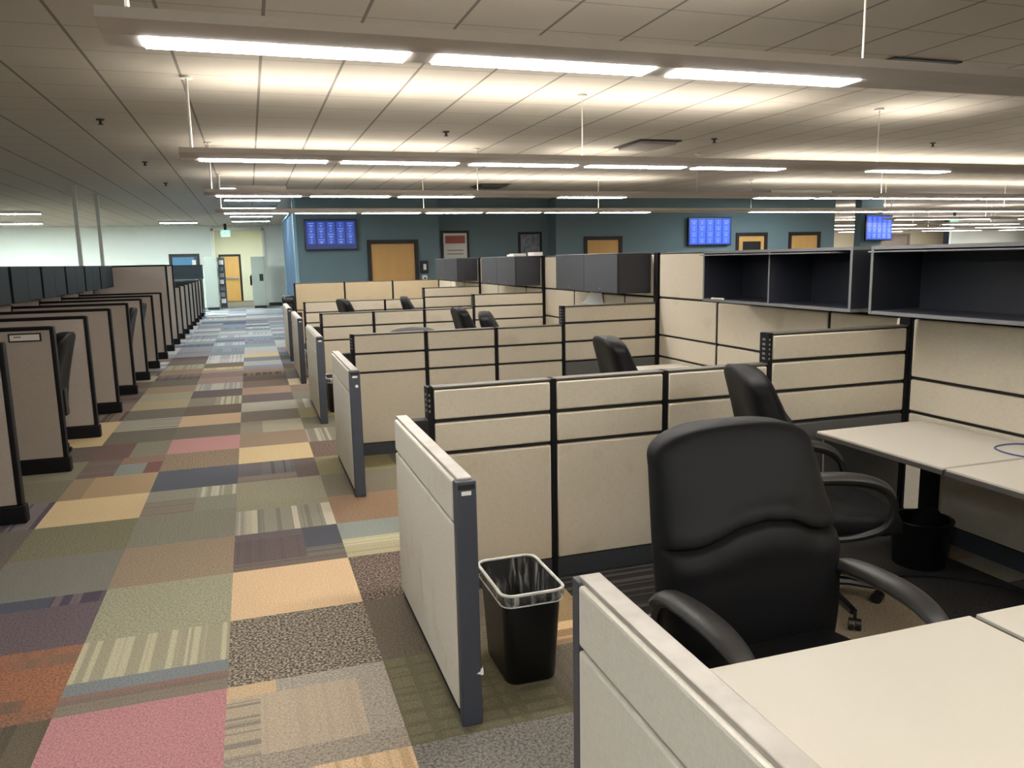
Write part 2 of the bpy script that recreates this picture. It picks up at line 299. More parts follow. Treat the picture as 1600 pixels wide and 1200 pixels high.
# carpet: a grid of square tiles, some of them woven in bands
C0, R0, T = -0.194, 3.048, 0.61
def build_floor():
    V, F, CA, CB, PT = [], [], [], [], []
    def quad(x0, x1, y0, y1, a, b, p):
        o = len(V); V.extend([(x0,y0,0),(x1,y0,0),(x1,y1,0),(x0,y1,0)]); F.append((o,o+1,o+2,o+3))
        def ds(c):
            m = sum(c)/3.0; return tuple(min(250, (m+(v-m)*0.74)*1.02) for v in c)
        CA.append(lin(ds(a))); CB.append(lin(ds(b))); PT.append(p)
    S, PL, SY, SX, MIX = (1.0,0,0), (0.25,0,0), (0,1.0,0), (0,0,1.0), (0.7,0.7,0)
    tan, tan2, pink = (222,182,134), (206,174,126), (194,126,128)
    dk, dk2 = (80,68,58), (168,150,128)
    spec = {  # (i, j): list of (x0, x1, y0, y1, colA, colB, pattern) in tile fractions
     (0,-2): [(0,1,0,1,tan,(196,156,106),SY)],
     (0,-1): [(0,1,0,.2,(170,152,128),(130,124,120),S),(0,.2,.2,.8,(176,156,128),(120,116,112),SX),(.2,.8,.2,.85,(188,166,138),(168,150,128),MIX),(.8,1,.2,.85,(176,160,140),(140,134,124),S),(0,.3,.85,1,(204,170,126),(180,150,118),PL),(0,.2,.8,.85,(188,166,138),(168,150,128),MIX),(.3,1,.85,1,(150,142,130),(186,170,148),S)],
     (0,0): [(0,1,0,1,(86,74,62),(182,168,144),S)],
     (0,1): [(0,1,0,1,tan,(206,164,112),PL)],
     (0,2): [(0,1,0,.18,(120,104,92),(96,92,96),SX),(0,.65,.18,.8,(112,94,88),(90,84,90),MIX),(.65,1,.18,.4,(118,112,98),(98,92,92),SX),(.65,1,.4,1,(84,86,96),(96,92,98),PL),(0,.65,.8,1,(98,92,98),(126,104,100),S)],
     (0,3): [(0,.16,0,.8,(150,144,128),(186,174,148),SY),(.16,.22,0,.8,(190,180,152),(180,168,140),PL),(.22,.58,0,.8,(146,140,122),(124,118,104),SY),(.58,.64,0,.8,(196,184,158),(186,170,146),PL),(.64,.9,0,.8,(146,140,122),(124,118,104),SY),(.9,1,0,.8,(196,184,158),(186,170,146),PL),(0,1,.8,1,(156,148,118),(134,126,102),S)],
     (0,4): [(0,1,0,1,(158,150,122),(134,128,104),S)],
     (0,5): [(0,.72,0,.3,(134,120,104),(116,104,96),SX),(0,.3,.3,1,(112,102,104),(96,90,96),S),(.3,.72,.3,1,(110,104,104),(80,82,94),SY),(.72,1,0,1,(104,88,86),(120,104,96),S),],
     (0,6): [(0,1,0,1,(206,178,124),(188,160,110),PL)],
     (0,7): [(0,1,0,1,(152,126,100),(130,110,90),PL)],
     (0,8): [(0,.35,0,1,(136,128,108),(160,150,126),PL),(.35,1,0,1,(168,160,132),(146,138,114),S)],
     (0,9): [(0,1,0,1,(122,110,96),(100,92,82),PL)],
     (0,10): [(0,1,0,1,(154,150,134),(188,180,160),S)],
     (0,11): [(0,1,0,1,(98,86,86),(124,112,106),S)],
     (0,12): [(0,1,0,1,(162,132,106),(142,120,98),PL)],
     (0,13): [(0,1,0,1,(126,104,92),(104,94,90),PL)],
     (-1,-1): [(0,1,0,1,pink,(176,112,112),S)], (-1,-2): [(0,1,0,1,pink,(176,112,112),S)],
     (-1,0): [(0,1,0,.13,(134,122,104),(112,104,92),SX),(0,1,.13,.24,(144,108,96),(122,108,94),SX),(0,1,.24,.4,(120,128,130),(136,140,136),PL),(0,1,.4,1,(158,150,122),(192,184,146),SY)],
     (-1,1): [(0,1,0,1,(166,162,130),(138,134,108),S)],
     (-1,2): [(0,1,0,1,(162,136,108),(138,124,98),S)],
     (-1,3): [(0,1,0,1,(126,122,104),(142,138,118),S)],
     (-1,4): [(0,.55,0,.55,(136,124,108),(122,112,100),SX),(.55,1,0,.55,(140,138,120),(128,124,108),S),(0,.55,.55,1,(146,142,122),(130,126,108),S),(.55,1,.55,1,(150,144,122),(196,190,160),SY)],
     (-1,5): [(0,1,0,1,(86,90,100),(100,102,108),PL)],
     (-1,6): [(0,1,0,1,(120,98,78),(170,150,118),S)],
     (-1,7): [(0,1,0,1,(184,128,122),(170,116,112),PL)],
     (-1,8): [(0,1,0,1,(114,106,90),(100,92,80),PL)],
     (-1,9): [(0,1,0,1,(196,164,124),(176,146,112),PL)],
     (-1,10): [(0,1,0,1,(98,86,74),(124,110,94),S)],
     (-1,11): [(0,.5,0,1,(140,132,112),(122,114,98),S),(.5,1,0,1,(148,142,118),(190,182,150),SY)],
     (-1,12): [(0,1,0,1,(108,94,90),(86,80,84),S)],
     (-1,13): [(0,1,0,1,(170,166,152),(140,136,126),SY)],
     (-1,14): [(0,1,0,1,(150,128,116),(140,118,110),PL)],
     (-1,15): [(0,1,0,1,(140,112,106),(126,104,98),PL)],
     (-2,-1): [(0,1,0,1,(104,92,74),(84,76,62),SY)], (-2,-2): [(0,1,0,1,(104,92,74),(84,76,62),SY)],
     (-2,0): [(0,1,0,.15,(164,104,72),(112,90,78),S),(.2,.8,.15,.3,(112,94,78),(150,98,70),MIX),(0,.2,.15,.3,(172,106,70),(140,90,66),S),(.8,1,.15,.3,(172,106,70),(140,90,66),S),(0,1,.3,.72,(178,108,70),(128,90,72),S),(0,.6,.72,.88,(170,104,70),(124,92,78),S),(.6,1,.72,.88,(128,100,80),(160,104,74),MIX),(0,1,.88,1,(172,106,70),(118,92,82),MIX)],
     (-2,1): [(0,1,0,.78,(116,96,96),(86,82,98),S),(0,.6,.78,1,(82,88,104),(70,78,96),PL),(.6,1,.78,1,(80,72,86),(120,108,110),SY)],
     (-2,2): [(0,1,0,1,(126,124,112),(114,112,100),PL)],
     (-2,3): [(0,1,0,1,(134,128,96),(108,104,80),S)],
     (-2,4): [(0,1,0,1,(212,182,130),(198,166,114),PL)],
     (-2,5): [(0,.25,0,1,(144,128,98),(160,124,92),S),(.25,1,0,1,(172,142,102),(152,124,90),PL)],
     (-2,6): [(0,.45,0,1,(110,92,84),(124,104,92),SX),(.45,.8,0,.6,(128,136,128),(116,124,118),PL),(.8,1,0,.6,(128,84,76),(110,78,72),PL),(.45,1,.6,1,(146,112,92),(126,102,88),S)],
     (-2,7): [(0,.5,0,1,(118,86,76),(104,84,76),S),(.5,1,0,1,(122,118,98),(140,132,108),S)],
     (-2,8): [(0,1,0,1,(108,102,88),(96,92,80),PL)],
     (-2,9): [(0,.5,0,1,(150,144,126),(168,160,140),PL),(.5,1,0,1,(132,124,108),(188,182,162),SX)],
     (-2,10): [(0,1,0,1,(112,106,92),(98,94,82),PL)],
     (-2,11): [(0,1,0,1,(166,150,112),(150,136,102),PL)],
     (-2,12): [(0,1,0,1,(152,146,118),(140,134,108),PL)],
     (-2,13): [(0,1,0,1,(148,126,98),(134,114,90),PL)],
     (-3,3): [(0,1,0,1,(118,108,96),(94,90,82),S)],
     (-3,4): [(0,1,0,1,(86,80,90),(126,116,116),SY)],
     (-3,5): [(0,1,0,1,(124,118,94),(104,98,80),S)],
     (-3,6): [(0,1,0,1,(128,122,96),(110,104,84),PL)],
     (-3,7): [(0,1,0,1,(98,84,76),(112,94,84),S)],
     (-3,8): [(0,1,0,1,(196,168,116),(178,152,106),PL)],
     (1,-2): [(0,1,0,1,(140,132,120),(96,92,88),S)],
     (1,-1): [(0,1,0,1,(122,114,82),(100,92,68),(0.3,0.8,0.8))],
     (1,0): [(0,1,0,1,(116,102,84),(98,88,74),S)],
     (1,1): [(0,1,0,1,(78,62,54),(160,138,120),S)],
     (1,2): [(0,1,0,.25,(176,164,124),(150,140,110),SX),(0,1,.25,.5,(192,184,140),(172,160,120),SX),(0,.7,.5,1,(142,150,140),(130,138,126),PL),(.7,1,.5,1,(170,162,124),(140,140,118),S)],
     (1,3): [(0,1,0,1,(164,126,92),(140,112,84),S)],
     (1,4): [(0,1,0,1,(130,120,98),(116,108,90),S)],
     (1,5): [(0,1,0,1,(144,134,92),(124,114,80),S)],
     (1,6): [(0,1,0,1,(96,76,66),(144,120,102),S)],
     (1,7): [(0,1,0,1,(132,124,106),(180,170,144),SY)],
     (1,8): [(0,1,0,1,(120,114,92),(108,100,84),PL)],
     (1,9): [(0,1,0,1,(150,138,96),(132,122,86),PL)],
     (1,10): [(0,1,0,1,(140,134,118),(190,182,160),SY)],
     (1,11): [(0,1,0,1,(128,124,106),(116,112,98),PL)],
     (1,12): [(0,1,0,1,(134,112,96),(112,96,84),PL)],
     (1,13): [(0,1,0,1,(222,202,160),(200,180,140),PL)],
     (1,14): [(0,1,0,1,(110,106,108),(96,94,100),PL)],
     (2,-1): [(0,1,0,.8,(118,108,90),(98,90,76),MIX),(0,1,.8,1,(150,116,76),(200,160,110),SX)],
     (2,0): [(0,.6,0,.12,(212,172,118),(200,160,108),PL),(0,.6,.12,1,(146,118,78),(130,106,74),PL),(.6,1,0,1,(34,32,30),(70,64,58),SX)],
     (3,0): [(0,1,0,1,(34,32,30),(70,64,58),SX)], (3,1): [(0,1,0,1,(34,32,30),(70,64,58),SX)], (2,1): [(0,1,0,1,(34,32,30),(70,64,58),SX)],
     (2,-2): [(0,1,0,1,(74,72,74),(96,92,90),S)],
     (3,-1): [(0,1,0,1,(156,132,98),(140,120,92),S)], (3,-2): [(0,1,0,1,(156,132,98),(140,120,92),S)],
     (4,-1): [(0,1,0,1,(140,122,94),(124,108,86),S)], (4,0): [(0,1,0,1,(120,104,84),(100,90,74),S)],
     (4,-2): [(0,1,0,1,(44,42,42),(58,54,52),S)],(5,-1): [(0,1,0,1,(44,42,42),(58,54,52),S)],(5,-2): [(0,1,0,1,(44,42,42),(58,54,52),S)],(5,0): [(0,1,0,1,(50,48,46),(64,60,56),S)],  # dark carpet tiles, with the shade under the desks put into their colour
    }
    warmpal = [((150,126,98),(128,108,86)),((116,106,90),(98,90,78)),((160,152,126),(136,128,106)),((104,90,84),(86,78,78)),((200,172,124),(180,152,110)),((140,134,116),(182,174,148)),((90,76,66),(130,112,96)),((126,104,100),(104,92,92))]
    coolpal = [((132,140,146),(116,124,132)),((150,150,150),(184,184,178)),((98,106,116),(84,92,104)),((126,140,154),(106,124,144)),((168,164,158),(190,188,180)),((140,128,136),(118,112,122)),((112,122,126),(136,144,146)),((176,172,160),(150,150,144))]  # far tiles: bluish cast of the cooler light there, put into the carpet colour
    i0, i1, j0, j1 = -4, 7, -4, 48
    rnd = random.Random(5)
    for i in range(i0, i1):
        for j in range(j0, j1):
            x, y = C0+i*T, R0+j*T
            if (i, j) in spec:
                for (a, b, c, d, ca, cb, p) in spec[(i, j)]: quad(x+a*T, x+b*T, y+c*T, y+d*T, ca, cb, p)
            else:
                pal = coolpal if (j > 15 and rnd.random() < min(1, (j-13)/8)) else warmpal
                n = rnd.choice([1, 1, 1, 2])
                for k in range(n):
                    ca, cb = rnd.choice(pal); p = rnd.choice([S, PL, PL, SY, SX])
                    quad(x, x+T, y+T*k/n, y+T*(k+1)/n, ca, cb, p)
    x0, x1, y0, y1 = C0+i0*T, C0+i1*T, R0+j0*T, R0+j1*T
    for q in ((XL, XR, YB, y0), (XL, XR, y1, 40), (XL, x0, y0, y1), (x1, XR, y0, y1)):
        quad(*q, (124,114,98), (100,92,80), S)
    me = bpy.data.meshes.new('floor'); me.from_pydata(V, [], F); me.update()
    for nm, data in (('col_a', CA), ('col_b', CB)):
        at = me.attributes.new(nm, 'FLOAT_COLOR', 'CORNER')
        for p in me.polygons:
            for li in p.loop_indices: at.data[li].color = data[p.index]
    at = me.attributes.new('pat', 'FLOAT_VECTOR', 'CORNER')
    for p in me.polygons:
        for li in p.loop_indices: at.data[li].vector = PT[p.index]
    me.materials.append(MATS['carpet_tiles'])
    o = bpy.data.objects.new('floor', me); COL.objects.link(o); o['kind'] = 'structure'
build_floor()

struct('wall_left', MB().box(XL-0.1, XL, YB, 33, 0, ZC), 'wall_white')
struct('wall_behind', MB().box(XL, XR, YB-0.1, YB, 0, ZC), 'wall_white')
struct('wall_right', MB().box(XR, XR+0.1, YB, 33, 0, ZC), 'wall_white')
# far white wall with the blue-grey door and the corridor opening
wm = MB().box(XL, -2.90, YF, YF+0.15, 0, ZC).box(-2.90, -1.80, YF, YF+0.15, 2.10, ZC).box(-1.80, -1.27, YF, YF+0.15, 0, ZC)
wm.box(-1.27, 0.62, YF, YF+0.15, 3.02, ZC).box(0.62, 1.55, YF, YF+0.15, 0, ZC)
struct('wall_far', wm, 'wall_white')
struct('trim_1', MB().box(-1.34, -1.22, YF-0.03, YF+0.2, 0, 3.05).box(0.55, 0.66, YF-0.03, YF+0.2, 0, 3.05).box(-1.33, 0.66, YF-0.03, YF+0.2, 2.97, 3.08), 'trim_paint')
struct('baseboard_far', MB().box(0.68, 1.4, YF-0.02, YF-0.002, 0, 0.12).box(XL, -2.95, YF-0.02, YF-0.002, 0, 0.12), 'baseboard')
hb = 38.2
struct('wall_corridor_end', MB().box(-1.6, -1.28, hb, hb+0.1, 0, ZC).box(-1.28, -0.33, hb, hb+0.1, 2.12, ZC).box(-0.33, 0.9, hb, hb+0.1, 0, ZC), 'wall_cream')
struct('wall_corridor_left', MB().box(-1.6, -1.5, YF+0.15, hb, 0, ZC), 'wall_cream')
struct('wall_corridor_right', MB().box(0.85, 0.95, YF+0.15, hb, 0, ZC), 'wall_cream')

def door(n, x0, x1, y, ztop, leaf='door_wood', frame='door_frame', window=None, handle=None, bar=False, depth=0.06):
    """flush door standing in a wall whose face is at y (faces -Y)"""
    fw = 0.09
    d = bpy.data.objects.new('door_%d' % n, None); COL.objects.link(d); d.location = ((x0+x1)/2, y, 0); d['kind'] = 'structure'
    ox, oy = d.location.x, d.location.y
    a, b = x0-ox, x1-ox
    link('door_frame', MB().box(a, a+fw, -0.03, depth, 0, ztop).box(b-fw, b, -0.03, depth, 0, ztop).box(a+fw, b-fw, -0.03, depth, ztop-fw, ztop), frame, d)
    lf = link('door_leaf', MB().box(a+fw+.004, b-fw-.004, 0.0, 0.045, 0.01, ztop-fw-.004, 0.004), leaf, d)
    if window:
        wx0, wx1, wz0, wz1, wmname = window
        link('door_pane', MB().box(wx0-ox, wx1-ox, -0.012, -0.001, wz0, wz1, 0.003), wmname, d)
    hx = b-fw-0.08 if handle != 'left' else a+fw+0.08
    link('door_handle', MB().box(hx-.02, hx+.02, -0.012, 0.0, 0.95, 1.12, 0.004).tube([(hx, -0.01, 1.03), (hx, -0.05, 1.03), (hx-.1, -0.055, 1.03)], 0.011), 'metal', d)
    if bar: link('push_bar', MB().box(a+fw+.05, b-fw-.05, -0.07, -0.04, 1.0, 1.08, 0.01).box(a+fw+.05, a+fw+.09, -0.05, 0.0, 1.0, 1.08).box(b-fw-.09, b-fw-.05, -0.05, 0.0, 1.0, 1.08), 'metal', d)
    return d
d1 = door(1, -2.90, -1.80, YF-0.002, 2.10, 'door_bluegrey', 'door_frame', (-2.78, -2.0, 1.45, 1.97, 'door_glass'))
link('door_notice', MB().box(0.27, 0.41, -0.02, -0.013, 1.6, 1.86), 'white_paper', d1)
door(2, -1.28, -0.33, hb-0.002, 2.12, bar=True)

# the blue block of rooms
YW = 19.0; RC = 19.55
def wall_with_doors(x0, x1, y, doors, th=0.12):
    m = MB(); x = x0
    for a, b, zt in doors:
        m.box(x, a, y, y+th, 0, ZC); m.box(a, b, y, y+th, zt, ZC); x = b
    m.box(x, x1, y, y+th, 0, ZC); return m
struct('wall_blue_near', wall_with_doors(1.10, 4.46, YW, [(2.70, 3.93, 2.15)]), 'wall_blue')
struct('wall_blue_recess', MB().box(4.34, 7.75, RC, RC+0.12, 0, ZC).box(4.34, 4.46, YW+0.12, RC, 0, ZC).box(7.52, 7.64, YW+.12, RC, 0, ZC), 'wall_blue')
struct('wall_blue_far', wall_with_doors(7.52, 16.15, YW, [(8.29, 9.38, 2.17), (12.85, 13.87, 2.22), (14.58, 15.66, 2.22)]), 'wall_blue')
struct('trim_2', MB().box(1.03, 1.10, YW-0.03, YW+0.15, 0, ZC), 'wall_lightblue')
struct('wall_blue_side', MB().box(1.05, 1.2, YW+0.15, 24.5, 0, 2.83), 'wall_deepblue')
struct('trim_3', MB().box(1.02, 1.22, YW+0.15, 24.52, 2.83, 2.88).box(1.02, 1.22, 24.5, 24.62, 0, 2.83), 'wall_lightblue')
struct('wall_block_back', MB().box(1.25, 16.15, 24.6, 24.7, 0, ZC), 'wall_blue')
struct('wall_block_end', MB().box(16.05, 16.15, YW+.12, 24.6, 0, ZC), 'wall_blue')
door(3, 2.70, 3.93, YW-0.002, 2.15)
door(4, 8.29, 9.38, YW-0.002, 2.17)
door(5, 12.85, 13.87, YW-0.002, 2.22, window=(13.08, 13.66, 1.2, 1.98, 'sign_black'))
door(6, 14.58, 15.66, YW-0.002, 2.22)
struct('wall_far_right', wall_with_doors(17.0, 34.0, 32.0, [(28.6, 31.6, 2.35)]), 'wall_beige')
struct('wall_far_pale', MB().box(33.0, 43.0, 30.6, 30.72, 0, ZC), 'wall_white')
wn = bpy.data.objects.new('window_1', None); COL.objects.link(wn); wn['kind'] = 'structure'; wn.location = (30.1, 31.99, 0)
link('window_frame', MB().box(-1.7, -1.58, -.05, .06, 1.0, 2.48).box(1.58, 1.7, -.05, .06, 1.0, 2.48).box(-1.58, 1.58, -.05, .06, 2.36, 2.48).box(-1.58, 1.58, -.05, .06, 0, 1.0), 'wall_brown', wn)
link('window_pane', MB().box(-1.58, 1.58, 0, .02, 1.0, 2.36), 'brown_glass', wn)

# blue column with a television
struct('trim_4', MB().box(17.12, 17.90, 19.05, 19.30, 0, ZC), 'wall_blue')

# ------------------------------------------------------------------ pendant and ceiling lights
MODP, MODL = 1.165, 1.035
def pendant(y, x0, x1, lit, label, up='uplamp', zb=2.5, first_cable=0.09):
    t = thing('pendant_light', label, 'light', ((x0+x1)/2, y, zb), group='long pendant lights')
    ox = (x0+x1)/2
    prof = [(-.19, .032), (-.19, .072), (-.183, .072), (-.175, .05), (-.10, .05), (.10, .05), (.175, .05), (.183, .072), (.19, .072), (.19, .032), (.088, 0), (-.088, 0)]
    link('housing', MB().loft([[(x0-ox, a, b) for a, b in prof], [(x1-ox, a, b) for a, b in prof]], smooth=False), 'housing', t)
    for (a, b) in lit:
        link('lens', MB().box(a-ox, b-ox, -.079, .079, -.006, -.0005), 'lens', t)
        link('uplight_lens', MB().box(a-ox, b-ox, -.07, .07, .0505, .056), up, t)
    x = x0+first_cable
    while x < x1:
        link('suspension_cable', MB().tube([(x-ox, 0, .05), (x-ox, 0, ZC-zb)], 0.006 if x > x0+.2 else 0.011, 6).cyl(x-ox, 0, ZC-zb-.02, ZC-zb-.001, .05), 'cable', t)
        x += 3.49
    return t
def mods(s, idx): return [(s+MODP*k, s+MODP*k+MODL) for k in idx]
s0 = -0.33
pendant(3.505, -0.47, 9.5, mods(s0, [0, 1, 2, 6, 7]), 'nearest long pendant light, crossing the top of the photo with three lit lenses')
pendant(7.15, -0.47, 13.0, mods(s0, [0, 1, 2, 3, 4])+mods(6.52, [0, 3, 4]), 'second long pendant light from the front, five lit lenses in a row')
pendant(10.8, -0.47, 16.8, mods(s0, [0, 1, 2, 4])+mods(7.66, [0, 1, 2, 3, 4, 5, 6]), 'third long pendant light from the front, hanging above the low partitions')
pendant(14.4, -0.47, 22.0, mods(s0, [0, 1, 2, 3, 4, 5, 6])+mods(10.1, [0, 1, 2, 3, 4, 5, 6, 7, 8, 9]), 'long pendant light hanging just in front of the blue wall')
pendant(-0.15, -0.47, 8.2, mods(s0, [0, 1, 2, 3, 4, 5]), 'long pendant light hanging over the camera side of the near desk')
pendant(-3.8, -0.47, 8.2, mods(s0, [0, 1, 2, 3, 4]), 'long pendant light far behind the nearest desk')
for n, y in enumerate((18.1, 21.7, 25.3, 28.9)):
    pendant(y, 17.2+n*0.9, 36.0, mods(17.5+n*.9, [0, 1, 2, 4, 5, 6, 8, 9, 10, 12, 13]), 'pendant light in the right distance beyond the blue column, %s of four' % ('nearest', 'second', 'third', 'farthest')[n], 'uplamp_pink')

def ceiling_light(x0, x1, y, label, wdt=0.28, m='lens_cool', group='flat ceiling lights'):
    t = thing('ceiling_light', label, 'light', ((x0+x1)/2, y, ZC), group=group); h = (x1-x0)/2
    link('light_frame', MB().box(-h-.04, -h, -wdt/2, wdt/2, -.07, -.001).box(h, h+.04, -wdt/2, wdt/2, -.07, -.001).box(-h, h, -wdt/2-.02, -wdt/2, -.07, -.001).box(-h, h, wdt/2, wdt/2+.02, -.07, -.001), 'housing', t)
    link('lens', MB().box(-h, h, -wdt/2, wdt/2, -.075, -.02), m, t)
    return t
far = [(-0.41, -0.16, 16.4), (-0.11, 0.77, 16.6), (-0.42, 0.78, 19.3), (-0.54, 0.76, 22.0), (-0.43, 0.78, 25.7), (-0.43, 0.77, 28.5)]
nm = ['short ceiling light at the left end over the aisle before the blue wall corner', 'ceiling light over the aisle, nearest full-size one of the aisle stack', 'bright ceiling light over the aisle beside the blue wall corner', 'ceiling light over the aisle, third from the corridor', 'ceiling light over the aisle, second from the corridor', 'ceiling light over the aisle, closest to the corridor']
for (a, b, y), l in zip(far, nm): ceiling_light(a, b, y, l, m='lens_aisle')
ceiling_light(-2.75, -1.60, 29.3, 'ceiling light in front of the far white wall above the blue-grey door', m='lens_wall')
ceiling_light(-7.6, -5.2, 24.1, 'ceiling light at far left, nearer of two by the white wall', m='lens_wall')
ceiling_light(-8.6, -6.3, 29.3, 'ceiling light at far left, farther of two by the white wall', m='lens_wall')
ceiling_light(-0.7, 0.0, 35.5, 'ceiling light inside the end corridor', group=None, m='lens_wall')
ceiling_light(12.25, 13.95, 16.75, 'ceiling light above the right television on the blue wall')
for k, x in enumerate((20, 25, 30)): ceiling_light(x, x+1.7, 30.6-k*.4, 'ceiling light near the far right wall, %s from the blue column' % ('first', 'second', 'third')[k])

for n, y in enumerate((-4.5, -1.0, 2.5, 6.0, 9.5, 13.0)):
    ceiling_light(-7.0, -5.6, y, 'cool ceiling light over the left stations outside the photo, %s from the back wall' % ('first', 'second', 'third', 'fourth', 'fifth', 'sixth')[n])
ceiling_light(-2.9, -1.9, -1.6, 'unseen cool ceiling light added over the aisle behind the camera')  # added out of view to light the wings and left panel fronts
ceiling_light(-10.2, -9.0, 27.0, 'unseen cool ceiling light added to brighten the far white wall', m='lens_wall')  # extra lamp added out of view, makes the white wall brighter
def vent(x0, x1, y0, y1, label, mm, nm='ceiling_vent', cat='vent'):
    t = thing(nm, label, cat, ((x0+x1)/2, (y0+y1)/2, ZC)); a, b = (x1-x0)/2, (y1-y0)/2
    link('vent_frame', MB().box(-a, a, -b, b, -.012, -.001), 'vent_dark', t)
    link('vent_plate', MB().box(-a+.05, a-.05, -b+.05, b-.05, -.05, -.013, 0.01), mm, t)
vent(4.98, 5.68, 5.27, 5.95, 'white square panel in a dark frame in the ceiling behind the nearest pendant', 'dim_panel', 'light_panel', 'light panel')
vent(5.0, 5.62, 9.6, 10.4, 'grey square air vent in the ceiling between second and third pendants', 'vent_grey')
vent(4.55, 5.2, 15.6, 16.4, 'dark return vent in the ceiling near the blue wall', 'vent_dark')
SPR = [(-1.36, 9.33, 'above the left aisle edge, nearest'), (-1.345, 12.9, 'above the left aisle edge, middle'), (-1.35, 16.03, 'above the left aisle edge, farthest'), (2.35, 9.46, 'between second and third pendants, left one'), (2.31, 5.62, 'just behind the nearest pendant, middle of the photo'), (5.99, 9.4, 'beside the grey ceiling vent'), (9.47, 9.2, 'far right between second and third pendants'), (5.93, 5.62, 'beside the white square ceiling panel')]
for x, y, l in SPR:
    t = thing('sprinkler_head', 'small dark sprinkler head '+l, 'sprinkler', (x, y, ZC), group='ceiling sprinkler heads')
    link('escutcheon', MB().cyl(0, 0, -.012, -.001, .04), 'vent_dark', t)
    link('sprinkler', MB().cyl(0, 0, -.05, -.012, .014).cyl(0, 0, -.056, -.05, .026), 'vent_dark', t)

# ------------------------------------------------------------------ partitions
def mapdir(d):
    return (lambda u0, u1, v0, v1: (u0, u1, v0, v1)) if d == 'x' else (lambda u0, u1, v0, v1: (v0, v1, u0, u1))
def partition(name, label, d, base, segs, th=0.08, fab='beige_fabric', cap='row_cap', base_m='slate_base', base_h=0.10, bev=0.008, group='cubicle partitions', frame='black_frame', pw=0.028, lowmat=None):
    """segs: (length, [levels]); runs from base along +x or +y; v is centred on the base line"""
    t = thing(name, label, 'partition', base, group=group); mp = mapdir(d); u = 0.0; h = th/2
    L = sum(s[0] for s in segs)
    link('base_rail', MB().box(*mp(0, L, -h+.012, h-.012), 0, base_h), base_m, t)
    core = MB(); posts = []; u = 0
    for ln, lv in segs:
        core.box(*mp(u+.002, u+ln-.002, -h+.016, h-.016), base_h, lv[-1]-.004)
        for a, b in zip(lv[:-1], lv[1:]):
            m = fab
            if lowmat and a == lv[0] and len(lv) > 4: m = lowmat
            link('fabric_tile', MB().box(*mp(u+pw/2+.003, u+ln-pw/2-.003, -h, h), a+.009, b-.009, bev), m, t)
        link('top_cap', MB().box(*mp(u+.001, u+ln-.001, -h+.004, h-.004), lv[-1]-.004, lv[-1]+.006, .002), cap, t)
        u += ln
    link('core', core, 'dark_seam', t)
    u = 0
    for k in range(len(segs)+1):
        top = max([segs[i][1][-1] for i in (k-1, k) if 0 <= i < len(segs)])
        link('post', MB().box(*mp(u-pw/2, u+pw/2, -h+.003, h-.003), 0.0, top+.006), frame, t)
        if k < len(segs): u += segs[k][0]
    return t
LOW = [.10, .715, .875, 1.035]; HI = [.10, .70, .88, 1.05, 1.20]
X0, X1, X2, X3, XS = 0.775, 1.3995, 2.028, 2.665, 3.61
RY = [0.64, 3.63, 6.61, 9.61, 12.60]
rl = ['low beige row partition below the near desk, closest to the camera', 'beige row partition behind the near trash bin, nearest full row', 'second beige row partition from the front', 'third beige row partition from the front', 'fourth beige row partition from the front']
for k, y in enumerate(RY):
    if k == 0:
        partition('row_partition', rl[k], 'x', (0.775, y, 0), [(X1-X0, [.10, .60]), (X2-X1, [.10, .60]), (X3-X2, [.10, .60]), (XS-X3, [.10, .60])], group='row partitions')
        continue
    t = partition('row_partition', rl[k], 'x', (X0, y, 0), [(X1-X0, LOW), (X2-X1, LOW), (X3-X2, LOW), (XS-X3, HI)], group='row partitions', lowmat='slate_panel')
    # slotted hanging standards at the free ends above the wing and above the low panels
    for ux, z0, z1 in ((-.014, .92, 1.02), (X3-X0-.014, 1.06, 1.19)):
        m = MB(); z = z0
        while z < z1: m.box(ux+.004, ux+.012, -.0395, -.0375, z, z+.012); m.box(ux-.0015, ux, -.012, .012, z, z+.012); z += .026
        link('slotted_standard', m, 'bin_lip', t)
t = partition('row_partition', 'farthest row partition, of plain tall beige panels in front of the blue wall', 'x', (0.80, 15.6, 0), [(.94, [.10, .75, 1.26]), (.94, [.10, .75, 1.26]), (.94, [.10, .75, 1.26])], group='row partitions', fab='tan_fabric')

# wings at the aisle ends of the rows
WG = [(2.49, 3.67, .645, 'low beige wing panel on the aisle, beside the near trash bin'), (5.41, 6.65, .64, 'second beige wing panel on the aisle from the front, with a dark end cap'), (8.11, 9.65, .63, 'third beige wing panel on the aisle from the front'), (11.0, 12.64, .61, 'fourth beige wing panel on the aisle from the front'), (13.7, 15.4, .60, 'farthest beige wing panel on the aisle')]
def wing(y0, y1, xc, label, far_cap=False, near_cap=True):
    L = y1-y0
    t = thing('wing_panel', label, 'partition', (xc, y0, 0), group='aisle wing panels'); h = .04
    link('fabric_tile', MB().box(-h, h, .03, L-.03, .745, .893, .009), 'wing_fabric_lit', t)
    link('fabric_tile', MB().box(-h, h, .03, L-.03, .045, .735, .009), 'wing_fabric_lit', t)
    link('core', MB().box(-h+.014, h-.014, .02, L-.02, 0.0, .896), 'dark_seam', t)
    link('top_cap', MB().box(-.027, .027, .004, L-.004, .890, .905, .004), 'wing_cap', t)
    if near_cap:
        c = link('end_cap', MB().box(-.037, .037, -.014, .03, 0, .897, .006), 'slate_trim', t)
        link('end_label', MB().box(-.017, .017, -.0155, -.0142, .848, .862), 'white_paper', c)
        link('cap_gap', MB().box(-.03, .03, -.0152, -.0142, .868, .885), 'dark_seam', c)
    else:
        link('post', MB().box(-.03, .03, 0, .02, 0, .9), 'dark_seam', t)
    if far_cap: link('end_cap', MB().box(-.037, .037, L-.03, L+.014, 0, .897, .006), 'slate_trim', t)
    return t
